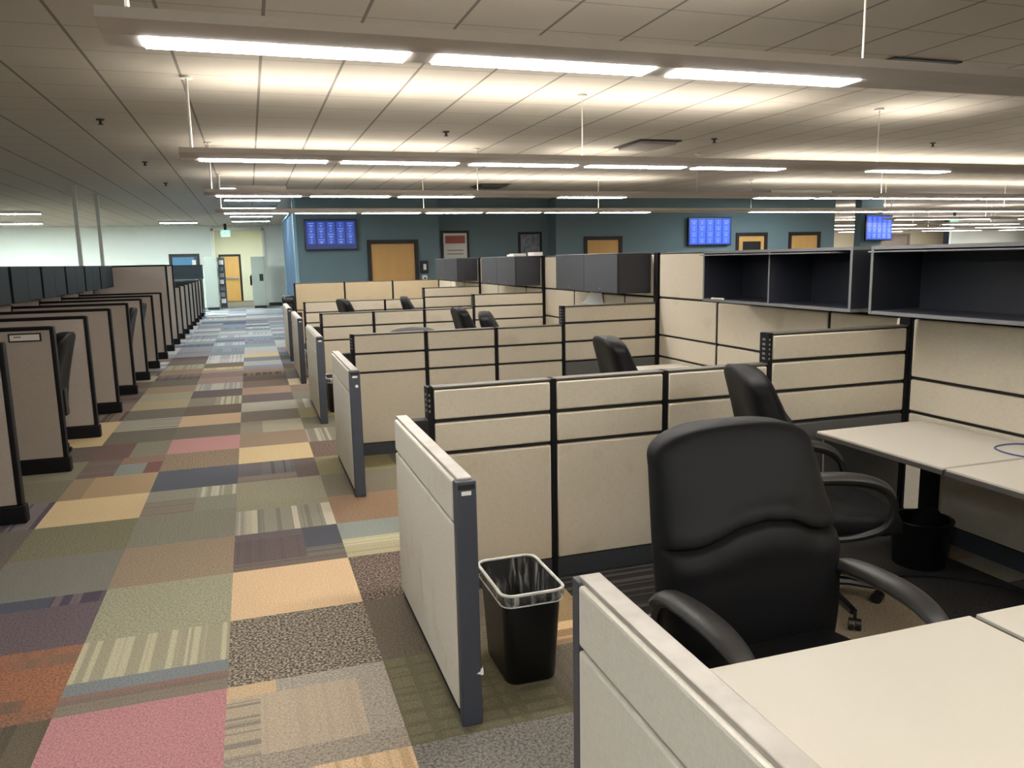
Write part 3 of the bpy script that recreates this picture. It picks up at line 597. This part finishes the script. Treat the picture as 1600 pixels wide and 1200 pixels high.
for y0, y1, xc, l in WG:
    t = wing(y0, y1, xc, l)
    if y0 < 14: link('corner_post', MB().box(.042, .125, y1-y0-.076, y1-y0-.004, 0, .885, .004), 'dark_seam', t)
    if y0 < 3: link('chipped_corner', MB().add([(.018, -.0155, .197), (.041, -.0155, .188), (.041, -.0155, .225), (.034, -.0155, .206)], [(0, 1, 2, 3)]).box(.033, .042, -.017, -.012, .19, .212), 'white_paper', t)
    if 5 < y0 < 6: link('round_sticker', MB().cyl(0, 0, 0, .001, .011), 'white_paper', t).matrix_local = Matrix.Translation((.01, -.0155, .79)) @ Matrix.Rotation(PI/2, 4, 'X')
wing(0.60, 1.60, .705, 'nearest wing panel, cut off by the bottom edge of the photo beside the desk', far_cap=True, near_cap=False)

# spine
SL = [.10, .70, .90, 1.25, 1.655]
SX = 3.665
segdef = [((.05-1.6, 3.59), [(-.1), 1.3, 2.1, 3.59]), ((3.67, 6.57), [4.28, 5.60, 6.57]), ((6.65, 9.57), [7.28, 8.60, 9.57]), ((9.65, 12.56), [10.3, 11.6, 12.56]), ((12.64, 15.64), [13.6, 14.6, 15.64])]
sl = ['tall beige spine partition behind the right desks of the nearest cubicle', 'tall beige spine partition of the second cubicle, under the two open shelves', 'tall beige spine partition of the third cubicle with closed bins', 'tall beige spine partition of the fourth cubicle', 'tall beige spine partition of the farthest cubicle']
for (rng, ys), l in zip(segdef, sl):
    s = []; p = rng[0]
    for y in ys:
        s.append((y-p, SL)); p = y
    partition('spine_partition', l, 'y', (SX, rng[0], 0), s, group='tall spine partitions', pw=.02, cap='row_cap')
for k, y in enumerate(RY[1:]):
    o = tag(link('spine_post', MB().box(SX-.055, SX+.04, y-.038, y+.038, 0, 1.665, .003), 'black_frame'), 'tall black corner post where the %s row partition meets the spine' % ('nearest', 'second', 'third', 'fourth')[k], 'post', 'spine corner posts')

# ------------------------------------------------------------------ overhead bins on the spine
BX0, BX1, BZ0, BZ1 = 3.27, 3.622, 1.288, 1.66
def open_bin(y0, y1, dividers, label):
    t = thing('overhead_shelf', label, 'shelf', (BX0, y0, BZ0), group='open overhead shelves'); L = y1-y0; D = BX1-BX0; Hh = BZ1-BZ0
    link('bottom_board', MB().box(.003, D, 0, L, 0, .018), 'bin_lip', t)
    link('top_board', MB().box(.003, D, 0, L, Hh-.018, Hh), 'bin_lip', t)
    link('back_board', MB().box(D-.012, D, .018, L-.018, .018, Hh-.018), 'bin_dark', t)
    for y in (0, L-.018):
        s = link('side_board', MB().box(.003, D, y, y+.018, .018, Hh-.018), 'bin_dark', t)
        link('edge_strip', MB().box(0, .003, y, y+.018, 0, Hh), 'bin_lip', s)
    for y in dividers:
        s = link('divider', MB().box(.003, D-.012, y-y0-.006, y-y0+.006, .018, Hh-.018), 'bin_dark', t)
        link('edge_strip', MB().box(0, .003, y-y0-.006, y-y0+.006, .018, Hh-.018), 'bin_lip', s)
    link('inner_liner', MB().box(.02, D-.012, .018, L-.018, .0181, .020).box(.02, D-.012, .018, L-.018, Hh-.020, Hh-.0181), 'bin_dark', t)
    link('retracted_door', MB().box(-.05, D-.06, .12, L-.03, Hh-.034, Hh-.026, .002), 'bin_lip', t)
    return t
open_bin(3.69, 5.25, [4.45], 'open dark overhead shelf with two compartments, on the spine of the second cubicle')
open_bin(1.90, 3.55, [], 'open dark overhead shelf at the right edge above the nearest cubicle')
def closed_bin(y0, y1, n, label):
    t = thing('overhead_cabinet', label, 'cabinet', (BX0, y0, BZ0), group='closed overhead cabinets'); L = y1-y0; D = BX1-BX0; Hh = BZ1-BZ0
    link('cabinet_body', MB().box(.016, D, 0, L, 0, Hh, .006), 'bin_door', t)
    for k in range(n):
        d = link('cabinet_door', MB().box(0, .015, L*k/n+.003, L*(k+1)/n-.003, .004, Hh-.004, .004), 'bin_door', t)
        link('lock', MB().tube([(-.004, L*(k+.5)/n, .04), (.002, L*(k+.5)/n, .04)], .008), 'metal', d)
    link('top_lip', MB().box(.0, D, 0, L, Hh, Hh+.008, .002), 'bin_lip', t)
    return t
closed_bin(6.72, 8.28, 2, 'closed dark grey overhead cabinet, nearest and largest of the closed ones')
closed_bin(9.72, 11.28, 2, 'closed dark grey overhead cabinet of the fourth cubicle, middle of the closed ones')
closed_bin(12.72, 14.28, 2, 'closed dark grey overhead cabinet, farthest and leftmost of the closed ones')
tag(link('paper_sheet', MB().box(3.565, 3.615, 7.78, 8.25, 1.12, 1.135).add([(3.612, 7.75, 1.14), (3.612, 8.3, 1.12), (3.612, 8.1, 1.25), (3.612, 7.8, 1.25), (3.607, 7.75, 1.14), (3.607, 8.3, 1.12), (3.607, 8.1, 1.25), (3.607, 7.8, 1.25)], [(4,5,6,7),(3,2,1,0),(0,1,5,4),(1,2,6,5),(2,3,7,6),(3,0,4,7)]), 'white_paper'), 'white paper sheets pinned under the nearest closed overhead cabinet', 'paper')
tag(link('shelf_tag', MB().box(3.262, 3.276, 4.97, 5.12, 1.3065, 1.318, .002), 'white_paper'), 'small white tag lying on the front lip of the open two-compartment shelf', 'tag')
tag(link('paper_box', MB().box(3.50, 3.62, 9.62, 9.86, 1.669, 1.715, .004), 'white_paper'), 'small white box standing on top of the fourth cubicle cabinets', 'box')
tag(link('paper_stack', MB().box(3.42, 3.6, 10.2, 10.5, 1.669, 1.695, .003).box(3.44, 3.6, 10.22, 10.46, 1.695, 1.705, .002), 'white_paper'), 'flat white stack of paper lying on top of the fourth cubicle cabinets', 'paper')

# ------------------------------------------------------------------ desks
DZ = .675
def desk(x0, x1, y0, y1, label, legs=True, group='laminate desks'):
    t = thing('desk', label, 'desk', ((x0+x1)/2, (y0+y1)/2, 0), group=group); a, b = (x1-x0)/2, (y1-y0)/2
    link('desktop', MB().box(-a+.004, a-.004, -b+.004, b-.004, DZ-.012, DZ, .003), 'laminate', t)
    link('edge_band', MB().box(-a, a, -b, b, DZ-.034, DZ-.010, .003), 'desk_edge', t)
    if legs:
        for lx, ly in legs:
            l = link('leg', MB().box(lx-(x0+x1)/2-.035, lx-(x0+x1)/2+.035, ly-(y0+y1)/2-.035, ly-(y0+y1)/2+.035, 0, DZ-.034), 'black_frame', t)
    return t
desk(0.755, 1.756, .70, 1.49, 'near cream desk filling the bottom right corner of the photo', [(.82, .75), (.82, 1.42)])
desk(1.77, 2.86, .70, 1.49, 'cream desk right of the nearest desk, only its corner in view', [(2.4, .75)])
desk(2.868, 3.60, .70, 2.612, 'cream desk along the tall spine at the right edge, nearer half', [(3.5, .8)])
desk(2.868, 3.60, 2.624, 3.45, 'cream desk in the corner under the open shelf, farther half', [(3.47, 3.25)])
names = ['second', 'third', 'fourth', 'fifth']
for k in range(1, 5):
    desk(2.868, 3.60, RY[k]+.05, RY[k]+2.55, 'cream desk along the spine in the %s cubicle' % names[k-1], [(3.45, RY[k]+.2), (3.45, RY[k]+2.3)])

# cable loop, cords and basket
def spline(pts, n=8):
    P = [Vector(p) for p in pts]; out = []
    for i in range(len(P)-1):
        a, b, c, d = P[max(i-1, 0)], P[i], P[i+1], P[min(i+2, len(P)-1)]
        for k in range(n):
            t = k/n; out.append(0.5*((2*b)+(c-a)*t+(2*a-5*b+4*c-d)*t*t+(3*b-a-3*c+d)*t**3))
    out.append(P[-1]); return out
tag(link('network_cable', MB().tube(spline([(3.57, 2.42, .679), (3.40, 2.55, .679), (3.34, 2.68, .679), (3.38, 2.80, .679), (3.50, 2.83, .679), (3.585, 2.78, .679), (3.58, 2.62, .679), (3.45, 2.50, .679)]), .004, 6), 'blue_cable'), 'thin blue network cable coiled on the desk under the open shelf', 'cable')
tag(link('floor_cord', MB().tube(spline([(2.95, 3.50, .006), (2.75, 3.38, .006), (2.62, 3.2, .006), (2.75, 3.02, .006), (2.95, 3.0, .006), (3.2, 2.9, .006), (3.38, 2.7, .006), (3.5, 2.4, .006), (3.55, 2.1, .006)]), .006, 6), 'black_cable'), 'black power cord snaking on the carpet under the corner desk', 'cord')
tag(link('cord_strand', MB().tube(spline([(2.98, 3.52, .64), (2.97, 3.50, .4), (2.9, 3.42, .15), (2.82, 3.33, .006), (2.5, 3.35, .006)]), .005, 6), 'bin_lip'), 'grey cord hanging down from the corner desk to the floor', 'cord')
t = thing('waste_basket', 'low round black basket on the floor under the corner desk', 'trash can', (3.27, 3.10, 0))
link('basket_body', MB().loft([[(.13*math.cos(a*PI/12), .13*math.sin(a*PI/12), 0) for a in range(24)], [(.150*math.cos(a*PI/12), .150*math.sin(a*PI/12), .23) for a in range(24)], [(.157*math.cos(a*PI/12), .157*math.sin(a*PI/12), .245) for a in range(24)], [(.140*math.cos(a*PI/12), .140*math.sin(a*PI/12), .245) for a in range(24)], [(.12*math.cos(a*PI/12), .12*math.sin(a*PI/12), .02) for a in range(24)]]), 'bin_plastic', t)
link('handle', MB().tube([(.14*math.cos(a), .02, .245+.04*math.sin(a)) for a in [PI*k/8 for k in range(9)]], .007, 6), 'bin_plastic', t)

# ------------------------------------------------------------------ trash bins
def rrect(cx, cy, z, a, b, r, n=5):
    out = []
    for qx, qy, s in ((1, 1, 0), (-1, 1, 1), (-1, -1, 2), (1, -1, 3)):
        for k in range(n+1):
            an = PI/2*(s+k/n)
            out.append((cx+qx*(a-r)+r*math.cos(an), cy+qy*(b-r)+r*math.sin(an), z))
    return out
def trash(loc, label, rz=0.0, bag=True, h=.38, a=.125, b=.19, group=None):
    t = thing('trash_bin', label, 'trash bin', loc, rz, group)
    body = [rrect(0, 0, z, aa, bb, .045) for z, aa, bb in ((0, a*.79, b*.80), (.012, a*.82, b*.83), (h*.93, a*.95, b*.95), (h*.95, a, b), (h, a, b), (h, a-.008, b-.008), (.02, a*.78, b*.79))]
    link('bin_body', MB().loft(body), 'bin_plastic', t)
    if bag:
        f = link('bag_fold', MB().loft([rrect(0, 0, z, aa, bb, .045) for z, aa, bb in ((h*.885, a*.97+.004, b*.97+.004), (h*.93, a+.006, b+.006), (h+.002, a+.006, b+.006))], cap0=False, cap1=False), 'bin_bag', t)
        link('bag_rim', MB().tube(rrect(0, 0, h+.003, a+.001, b+.001, .045), .0065, 8, closed=True).tube(rrect(0, 0, h*.885, a*.97+.004, b*.97+.004, .045), .0032, 6, closed=True), 'bag_rim', t)
        rnd = random.Random(3); lp = []
        for z, s in ((h+.002, .0), (h*.8, .5), (h*.5, .9), (.1, 1.0), (.05, 1.0)):
            q = rrect(0, 0, z, a*(.9-.17*(1-z/h)), b*(.92-.17*(1-z/h)), .045)
            lp.append([(x*(1+s*.05*math.sin(i*2.9)-s*.03), y*(1+s*.04*math.sin(i*3.7)-s*.02), zz) for i, (x, y, zz) in enumerate(q)])
        link('bin_bag', MB().loft(lp, cap0=False), 'bin_bag', t)
    return t
trash((0.945, 2.83, 0), 'black trash bin with clear liner, nearest one beside the first wing panel', group='black trash bins')
trash((0.85, 8.85, 0), 'black trash bin behind the third wing panel from the front', group='black trash bins')
trash((0.84, 11.55, 0), 'black trash bin behind the fourth wing panel from the front', group='black trash bins')
t = thing('recycling_bin', 'tall black bin standing at the far end of the right rows beside the aisle', 'trash bin', (0.735, 17.1, 0))
link('bin_body', MB().loft([rrect(0, 0, z, a, b, .04) for z, a, b in ((0, .10, .16), (.03, .105, .165), (.86, .12, .2))]), 'bin_plastic', t)
link('bin_lid', MB().loft([rrect(0, 0, z, a, b, .04) for z, a, b in ((.862, .13, .21), (.93, .13, .21), (.98, .10, .17))]), 'bin_plastic', t)

# ------------------------------------------------------------------ chairs
def sgn(v, p): return math.copysign(abs(v)**p, v)
def backrest_mesh(W=.30, z0=.42, z1=1.105, lean=.13, seam=True, T=.075):
    NV, NU = 110, 96; loops = []
    for j in range(NV+1):
        v = j/NV; z = z0+(z1-z0)*v
        e = 1.0
        if v > .88: q = (v-.88)/.12; e = max(0.0, 1-q**3.4)**(1/3.4)
        if v < .06: q = 1-v/.06; e = (1-.12*q*q)
        wv = (W*(0.935+.065*math.sin(PI*min(1, v*1.15))) + .012*(1-v))*e
        
        tt = T*(.8+.3*math.sin(PI*min(1, v*.9+.1)))*(e**.55 if v > .88 else 1)
        if v < .05: tt *= .5+.5*v/.05
        yc = -lean*v**1.2+.03*math.sin(PI*v*1.1)      # leans back; lumbar curve forward
        lp = []
        for i in range(NU):
            a = 2*PI*i/NU; ca, sa = math.cos(a), math.sin(a)
            x = wv*sgn(ca, .42); y = tt*sgn(sa, .62); s = x/W; zz = z+.030*(1-s*s)*v**3
            zz += (.060*math.exp(-(abs(s)/.50)**3)-.012)*math.exp(-((v-.575)/.20)**2)
            if sa > 0:                                   # front of the cushion, split by an arched seam
                k = min(1.0, sa*2.5); d = v-.575
                y -= k*.020*math.exp(-(d/.011)**2)
                y += k*.012*math.exp(-((d-.05)/.05)**2)+k*.015*math.exp(-((d+.07)/.06)**2)
                y += .022*math.sin(PI*v)*(1-min(1, abs(s))**2)
                for side in (-.6, .6): y -= k*.007*math.exp(-((s-side)/.10)**2)*math.exp(-((d+.07)/.07)**2)
            lp.append((x, yc+y, zz))
        loops.append(lp)
    return MB().loft(loops)
def pill(cx, cy, z0, z1, a, b, p=.45, dish=0.0, n=44, m=10, front=0.0):
    loops = []
    for j in range(m+1):
        u = -1+2*j/m; r = (1-abs(u)**3)**(1/3.0); r = .80+.20*r
        z = (z0+z1)/2+(z1-z0)/2*u
        lp = []
        for i in range(n):
            t_ = 2*PI*i/n; x = a*r*sgn(math.cos(t_), p); y = b*r*sgn(math.sin(t_), p)
            lp.append((cx+x, cy+y, z+(dish*(x/a)**2 if u > 0 else 0)-(front*max(0, y/b)**3 if u > -.5 else 0)))
        loops.append(lp)
    # domed top
    last = loops[-1]
    for q in (.8, .5, .2): loops.append([(cx+(x-cx)*q, cy+(y-cy)*q, z+.012*(1-q)) for x, y, z in last])
    return MB().loft(loops)
def make_chair(label, loc, rz, low=0.0, group='black office chairs', up='leather'):
    t = thing('office_chair', label, 'chair', loc, rz, group)
    link('seat', pill(0, .06, .40, .51, .26, .27, front=.03), up, t)
    b = link('backrest', backrest_mesh(), up, t); b.location = (0, -.21, low)
    link('back_bracket', MB().box(-.05, .05, -.30, -.10, .37, .39, .004).box(-.05, .05, -.31, -.285, .37, .60, .004), 'chair_plastic', t)
    for s in (-1, 1):
        path = [(s*.275, -.20, .43), (s*.30, -.245, .55), (s*.305, -.215, .645), (s*.308, -.10, .675), (s*.308, .08, .668), (s*.305, .18, .632), (s*.30, .225, .56), (s*.29, .20, .47), (s*.275, .10, .42), (s*.27, -.05, .405)]
        cl = spline(path+[path[0]], 5)[:-1]
        a = link('armrest', MB().tube(cl, .017, 8, closed=True), 'chair_plastic', t)
        pp = spline([(s*.305, -.235, .640), (s*.308, -.17, .680), (s*.309, -.05, .692), (s*.309, .08, .685), (s*.307, .17, .655), (s*.304, .215, .605)], 6)
        rr = [.020+.024*math.sin(PI*min(1, .15+.8*i/(len(pp)-1))) for i in range(len(pp))]
        link('arm_pad', MB().tube(pp, .035, 12, rr=rr, flat=.55), 'arm_pad', a)
    link('gas_column', MB().cyl(0, 0, .10, .27, .028).cyl(0, 0, .27, .37, .018).box(-.11, .11, -.12, .12, .37, .40, .01), 'chair_plastic', t)
    base = MB().cyl(0, 0, .075, .135, .045)
    for k in range(5):
        a = 2*PI*k/5+.3; c, s_ = math.cos(a), math.sin(a)
        base.tube([(c*.02, s_*.02, .115), (c*.16, s_*.16, .105), (c*.29, s_*.29, .078)], .03, 8, rr=[.034, .027, .02], flat=.7)
    bo = link('star_base', base, 'chair_plastic', t)
    for k in range(5):
        a = 2*PI*k/5+.3; c, s_ = math.cos(a), math.sin(a); x, y = c*.30, s_*.30
        m = MB().cyl(x, y, .045, .085, .008, n=8)
        for o in (-.016, .016):
            ux, uy = -s_*math.cos(.6)+c*math.sin(.6), c*math.cos(.6)+s_*math.sin(.6)
            cx, cy = x+ux*o, y+uy*o; L0 = []; L1 = []
            for q in range(14):
                an = 2*PI*q/14; hx, hy = -uy, ux
                pnt = (hx*.026*math.cos(an), hy*.026*math.cos(an), .027+.026*math.sin(an))
                L0.append((cx-ux*.010+pnt[0], cy-uy*.010+pnt[1], pnt[2])); L1.append((cx+ux*.010+pnt[0], cy+uy*.010+pnt[1], pnt[2]))
            m.loft([L0, L1])
        link('caster', m, 'chair_plastic', bo)
    return t
ch = make_chair('large black leather office chair in the foreground, facing the nearest desk', (1.375, 1.69, 0), PI+.03)
copy_tree(ch, (2.43, 2.90, 0), -1.94, 'black leather office chair seen from behind, at the corner desk of the nearest cubicle')
copy_tree(ch, (2.50, 4.52, 0), -1.75, 'black office chair in the second cubicle, in front of the cream corner desk')
copy_tree(ch, (2.47, 8.25, 0), -1.62, 'black office chair in the third cubicle, left of the pair')
copy_tree(ch, (2.50, 7.32, 0), -1.9, 'black office chair in the third cubicle, right and lower of the pair')
copy_tree(ch, (1.56, 11.3, 0), -1.45, 'black office chair in the fourth cubicle, closest to the aisle')
copy_tree(ch, (2.45, 11.3, 0), -PI/2-.2, 'black office chair in the fourth cubicle, closer to the spine')
gc = make_chair('low grey chair back in the third cubicle, only its rounded top showing', (1.60, 7.85, 0), PI, low=-.19, group='grey office chairs', up='grey_fabric')
copy_tree(ch, (-1.90, 7.60, 0), PI/2, 'dark chair at the left row, behind the panel that carries the name plate', 'chairs at the left row').children
copy_tree(ch, (-1.90, 11.72, 0), PI/2, 'dark chair at the left row, farther down the aisle', 'chairs at the left row')
copy_tree(ch, (-1.93, 13.05, 0), PI/2, 'dark chair at the left row, farthest one peeking out', 'chairs at the left row')
for o in COL.objects:
    if o.get('group') == 'chairs at the left row':
        for c in o.children:
            if c.name.startswith('backrest'): c.location.z = -.04

# ------------------------------------------------------------------ left row of narrow stations
PK = 1.355
ordn = ['first', 'second', 'third', 'fourth', 'fifth', 'sixth', 'seventh', 'eighth', 'ninth', 'tenth', 'eleventh', 'twelfth', 'thirteenth', 'fourteenth', 'fifteenth', 'sixteenth', 'seventeenth']
LSX = -2.80
for k in range(-2, 17):
    y = 5.68+PK*k; tall = k in (8, 9); zt = 1.67 if tall else 1.186
    nm_ = ('%s left-hand station partition from the front' % ordn[k] if k >= 0 else ('left-hand station partition outside the left photo edge, nearer' if k == -2 else 'left-hand station partition outside the left photo edge, farther'))
    if tall: nm_ = nm_.replace('partition', 'partition, a tall one,')
    if k == 1: nm_ = 'second left-hand station partition, with a white name plate near its top corner'
    t = thing('station_partition', nm_, 'partition', (-1.5, y, 0), group='left station partitions')
    L = -LSX-1.5
    link('fabric_panel', MB().box(-L, -.036, -.03, .03, .125, zt-.03, .004), 'taupe_fabric', t)
    link('top_cap', MB().box(-L, -.03, -.036, .036, zt-.03, zt, .008), 'black_frame', t)
    link('end_trim', MB().box(-.036, -.004, -.036, .036, .12, zt-.004, .008), 'black_frame', t)
    link('base_foot', MB().box(-L, .012, -.042, .042, 0, .12, .01), 'black_frame', t)
    if k == 1:
        p = thing('name_plate', 'white name plate in a dark frame with a red mark on the second left panel', 'sign', (-1.71, y-.0365, 1.105))
        link('plate_frame', MB().box(-.115, .115, -.002, .006, -.034, .034, .003), 'door_frame', p)
        link('plate_card', MB().box(-.102, .102, -.006, -.001, -.023, .023), 'white_paper', p)
        link('red_mark', MB().box(-.075, -.025, -.008, -.0061, .002, .010), 'red_ink', p)
    if k == 4:
        pass
for k in range(-2, 16):
    y = 5.68+PK*k
    seg = ordn[k] if k >= 0 else ('unseen nearer' if k == -2 else 'unseen farther')
    t = thing('station_spine', 'tall taupe back partition of the %s left-hand station' % seg, 'partition', (LSX-.04, y, 0), group='left station back panels')
    link('fabric_panel', MB().box(-.03, .03, .045, PK-.045, .1, 1.64, .004), 'taupe_fabric', t)
    link('top_cap', MB().box(-.036, .036, -.034, PK-.037, 1.64, 1.668, .006), 'black_frame', t)
    link('base_foot', MB().box(-.036, .036, .045, PK-.045, 0, .1), 'black_frame', t)
    link('upright', MB().box(-.036, .036, -.035, .035, 0, 1.64), 'black_frame', t)
    if k < 8:
        t = thing('station_cabinet', 'dark teal overhead cabinet above the %s left-hand station' % seg, 'cabinet', (-2.45, y, 1.27), group='left overhead cabinets')
        link('cabinet_body', MB().box(-.354, -.015, .05, PK-.05, 0, .40, .005), 'teal_bin', t)
        for q in (0, 1): link('cabinet_door', MB().box(-.014, 0, .05+q*(PK-.1)/2+.003, .05+(q+1)*(PK-.1)/2-.003, .004, .396, .004), 'teal_bin', t)
        link('task_light', MB().box(-.22, -.10, .3, PK-.35, -.035, -.001, .006), 'vent_grey', t)
    t = thing('station_desk', 'pale narrow work surface in the %s left-hand station' % seg, 'desk', (LSX+.3, y, 0), group='left station desks')
    link('desktop', MB().box(-.30, .22, .05, PK-.05, .70, .728, .006), 'laminate', t)
    link('bracket', MB().box(-.30, .12, .055, .085, .60, .70).box(-.30, .12, PK-.085, PK-.055, .60, .70), 'black_frame', t)
for x, y, l in ((-2.98, 16.57, 'left of the two slim power poles rising from the left rows to the ceiling'), (-2.94, 18.64, 'right of the two slim power poles rising from the left rows to the ceiling')):
    o = tag(link('power_pole', MB().box(x-.035, x+.035, y-.03, y+.03, 0, ZC-.002, .006).box(x-.055, x+.055, y-.05, y+.05, ZC-.03, ZC-.003), 'pole_paint'), l, 'pole', 'power poles')

# ------------------------------------------------------------------ things on the walls
def tv(cx, y, z, w_, h_, label, bright=False, rz=0.0, rows=4):
    t = thing('wall_television', label, 'television', (cx, y, z), rz, 'wall televisions')
    link('tv_body', MB().box(-w_/2, w_/2, -.05, .0, -h_/2, h_/2, .012), 'tv_body', t)
    link('wall_mount', MB().box(-.15, .15, .0, .06, -.12, .12), 'tv_body', t)
    s = link('tv_screen', MB().box(-w_/2+.025, w_/2-.025, -.054, -.049, -h_/2+.03, h_/2-.025), 'tv_navy' if not bright else 'tv_blue', t)
    a = MB(); b = MB(); W = w_-.09; zt = h_/2-.06; zb = -h_/2+(.14 if not bright else .06)
    for k in range(5):
        x = -W/2+W*k/5+.02; x2 = -W/2+W*(k+1)/5-.02
        a.box(x, x2, -.057, -.0545, zb, zt)
        for r in range(rows):
            zz = zt-(zt-zb)*(r+.15)/rows; zz2 = zt-(zt-zb)*(r+.75)/rows; m = (x+x2)/2; hw = (x2-x)*(.36, .22, .30, .16)[(r+k) % 4]
            b.box(m-hw, m+hw, -.059, -.0572, (zz+zz2)/2-.008+.03, (zz+zz2)/2+.006+.03); b.box(m-hw*.7, m+hw*.7, -.059, -.0572, (zz+zz2)/2-.03, (zz+zz2)/2-.012)
            b.box(m-hw*.4, m+hw*.4, -.059, -.0572, (zz+zz2)/2-.055, (zz+zz2)/2-.042)
    link('screen_columns', a, 'tv_bright' if bright else 'tv_blue', s); link('screen_figures', b, 'tv_text', s)
    return t
tv(1.865, YW-.062, 2.28, 1.20, .70, 'wall television left of the blue wall door, navy screen with five columns')
tv(11.96, YW-.062, 2.26, 1.34, .76, 'wall television on the right part of the blue wall, bright blue screen', True)
tv(17.55, 18.85, 2.31, 1.30, .74, 'television hung on the blue column, rightmost of the three', True, rz=.25)
def picture(x0, x1, y, z0, z1, label, parts, name='framed_poster'):
    t = thing(name, label, 'poster', ((x0+x1)/2, y, z0)); a = (x1-x0)/2; h = z1-z0
    link('poster_frame', MB().box(-a, -a+.06, -.03, 0, 0, h).box(a-.06, a, -.03, 0, 0, h).box(-a+.06, a-.06, -.03, 0, h-.06, h).box(-a+.06, a-.06, -.03, 0, 0, .06), 'door_frame', t)
    for nm_, m_, q in parts: link(nm_, MB().box(-a+.06+q[0]*(2*a-.12), -a+.06+q[1]*(2*a-.12), -.02-q[4]*.002, -.002, .06+q[2]*(h-.12), .06+q[3]*(h-.12)), m_, t)
picture(4.63, 5.36, RC-.002, 1.45, 2.37, 'framed poster with a red heading on white, left one in the wall recess', [('poster_sheet', 'white_paper', (0, 1, 0, 1, 0)), ('red_heading', 'poster_red', (.08, .92, .68, .92, 1)), ('text_lines', 'vent_grey', (.15, .85, .45, .48, 1)), ('text_lines', 'vent_grey', (.15, .85, .34, .37, 1))])
picture(6.68, 7.33, RC-.002, 1.60, 2.32, 'framed bluish photo poster, right one in the wall recess', [('poster_sheet', 'poster_photo', (0, 1, 0, 1, 0))])
t = thing('wall_dispenser', 'black wall dispenser beside the blue wall door', 'dispenser', (4.06, YW-.002, 1.34))
link('dispenser_body', MB().box(-.09, .09, -.09, 0, 0, .30, .015), 'sign_black', t)
link('dispenser_front', MB().box(-.035, .035, -.096, -.088, .08, .22, .004), 'white_paper', t)
t = thing('wall_intercom', 'small white wall unit below the black dispenser', 'wall unit', (4.06, YW-.002, 1.15))
link('unit_body', MB().box(-.06, .06, -.06, 0, 0, .14, .01), 'white_paper', t)
link('unit_button', MB().box(-.025, .025, -.066, -.058, .05, .09, .003), 'sign_black', t)
def exit_sign(loc, label, s=1.0):
    t = thing('exit_sign', label, 'sign', loc, group='exit signs')
    link('sign_plate', MB().box(-.17*s, .17*s, -.02, .02, -.13*s, .13*s, .006), 'exit_white', t)
    link('sign_stem', MB().box(-.05, .05, -.02, .02, .13*s, ZC-loc[2]-.001), 'sign_black', t)
    cu = bpy.data.curves.new('sign_text', 'FONT'); cu.body = 'EXIT'; cu.size = .20*s; cu.extrude = .003; cu.align_x = 'CENTER'; cu.align_y = 'CENTER'
    tmp = bpy.data.objects.new('tmp', cu); COL.objects.link(tmp)
    dg = bpy.context.evaluated_depsgraph_get(); me = bpy.data.meshes.new_from_object(tmp.evaluated_get(dg)); bpy.data.objects.remove(tmp)
    me.transform(Matrix.Translation((0, -.0235, 0)) @ Matrix.Rotation(PI/2, 4, 'X')); me.materials.clear()
    link('sign_letters', me, 'exit_green', t)
exit_sign((-0.74, 31.4, 2.80), 'green exit sign hanging in front of the end corridor', 0.95)
exit_sign((24.9, 23.0, 2.70), 'green exit sign hanging in the distance at far right', 1.2)
def locker(x0, x1, y0, y1, h, label, notes=False, hole=False):
    t = thing('metal_locker', label, 'locker', ((x0+x1)/2, (y0+y1)/2, 0), group='grey lockers at the corridor'); a, b = (x1-x0)/2, (y1-y0)/2
    link('locker_body', MB().box(-a, a, -b, b, .09, h, .008), 'locker_grey', t)
    link('locker_base', MB().box(-a+.03, a-.03, -b+.02, b-.02, 0, .09), 'sign_black', t)
    d = link('locker_door', MB().box(-a+.02, a-.02, -b-.012, -b-.001, .12, h-.03, .004), 'locker_grey', t)
    link('locker_handle', MB().box(-a+.07, -a+.11, -b-.03, -b-.012, 1.0, 1.18, .004), 'metal', d)
    if notes:
        for q, z in enumerate((.45, .75, 1.05, 1.35, 1.65)):
            n = link('posted_notice', MB().box(a+.001, a+.008, -b+.03+.02*(q % 2), b-.04, z-.1, z+.12), ('white_paper', 'poster_photo')[q % 2], t)
    if hole: link('locker_panel', MB().box(.02, .16, -b-.016, -b-.0125, 1.02, 1.28, .003), 'sign_black', t)
locker(-1.58, -1.12, 31.2, 32.2, 1.95, 'grey metal locker left of the corridor opening, with notices on its side', notes=True)
locker(0.08, 0.58, 31.3, 32.1, 1.93, 'grey metal locker right of the corridor opening', hole=True)
t = thing('brochure_rack', 'dark wire rack of pale leaflets standing beside the left grey locker', 'rack', (-0.98, 31.7, 0))
link('rack_frame', MB().box(-.12, -.10, -.03, .03, 0, 1.92).box(.10, .12, -.03, .03, 0, 1.92).box(-.10, .10, .01, .03, .05, 1.92), 'door_bluegrey', t)
for q in range(7): link('leaflet', MB().box(-.09, .07-.03*(q % 2), -.03, -.005, .22+.24*q, .38+.24*q, .004), ('white_paper', 'locker_grey', 'poster_photo')[q % 3], t)
t = thing('fire_extinguisher', 'dark extinguisher on the corridor end wall right of the door', 'extinguisher', (0.08, hb-.10, .70))
link('cylinder', MB().cyl(0, 0, 0, .40, .075).cyl(0, 0, .40, .46, .075, .03), 'sign_black', t); link('valve', MB().box(-.03, .03, -.02, .08, .46, .52, .005), 'metal', t)
t = thing('glass_screen', 'tinted glass screen standing on the far end of the left stations', 'screen', (-2.2, 28.4, 0))
link('pane', MB().box(-.60, .72, -.006, .006, 1.20, 1.67), 'tinted', t); link('stand', MB().box(-.60, -.57, -.02, .02, 0, 1.2).box(.66, .69, -.02, .02, 0, 1.2), 'black_frame', t)
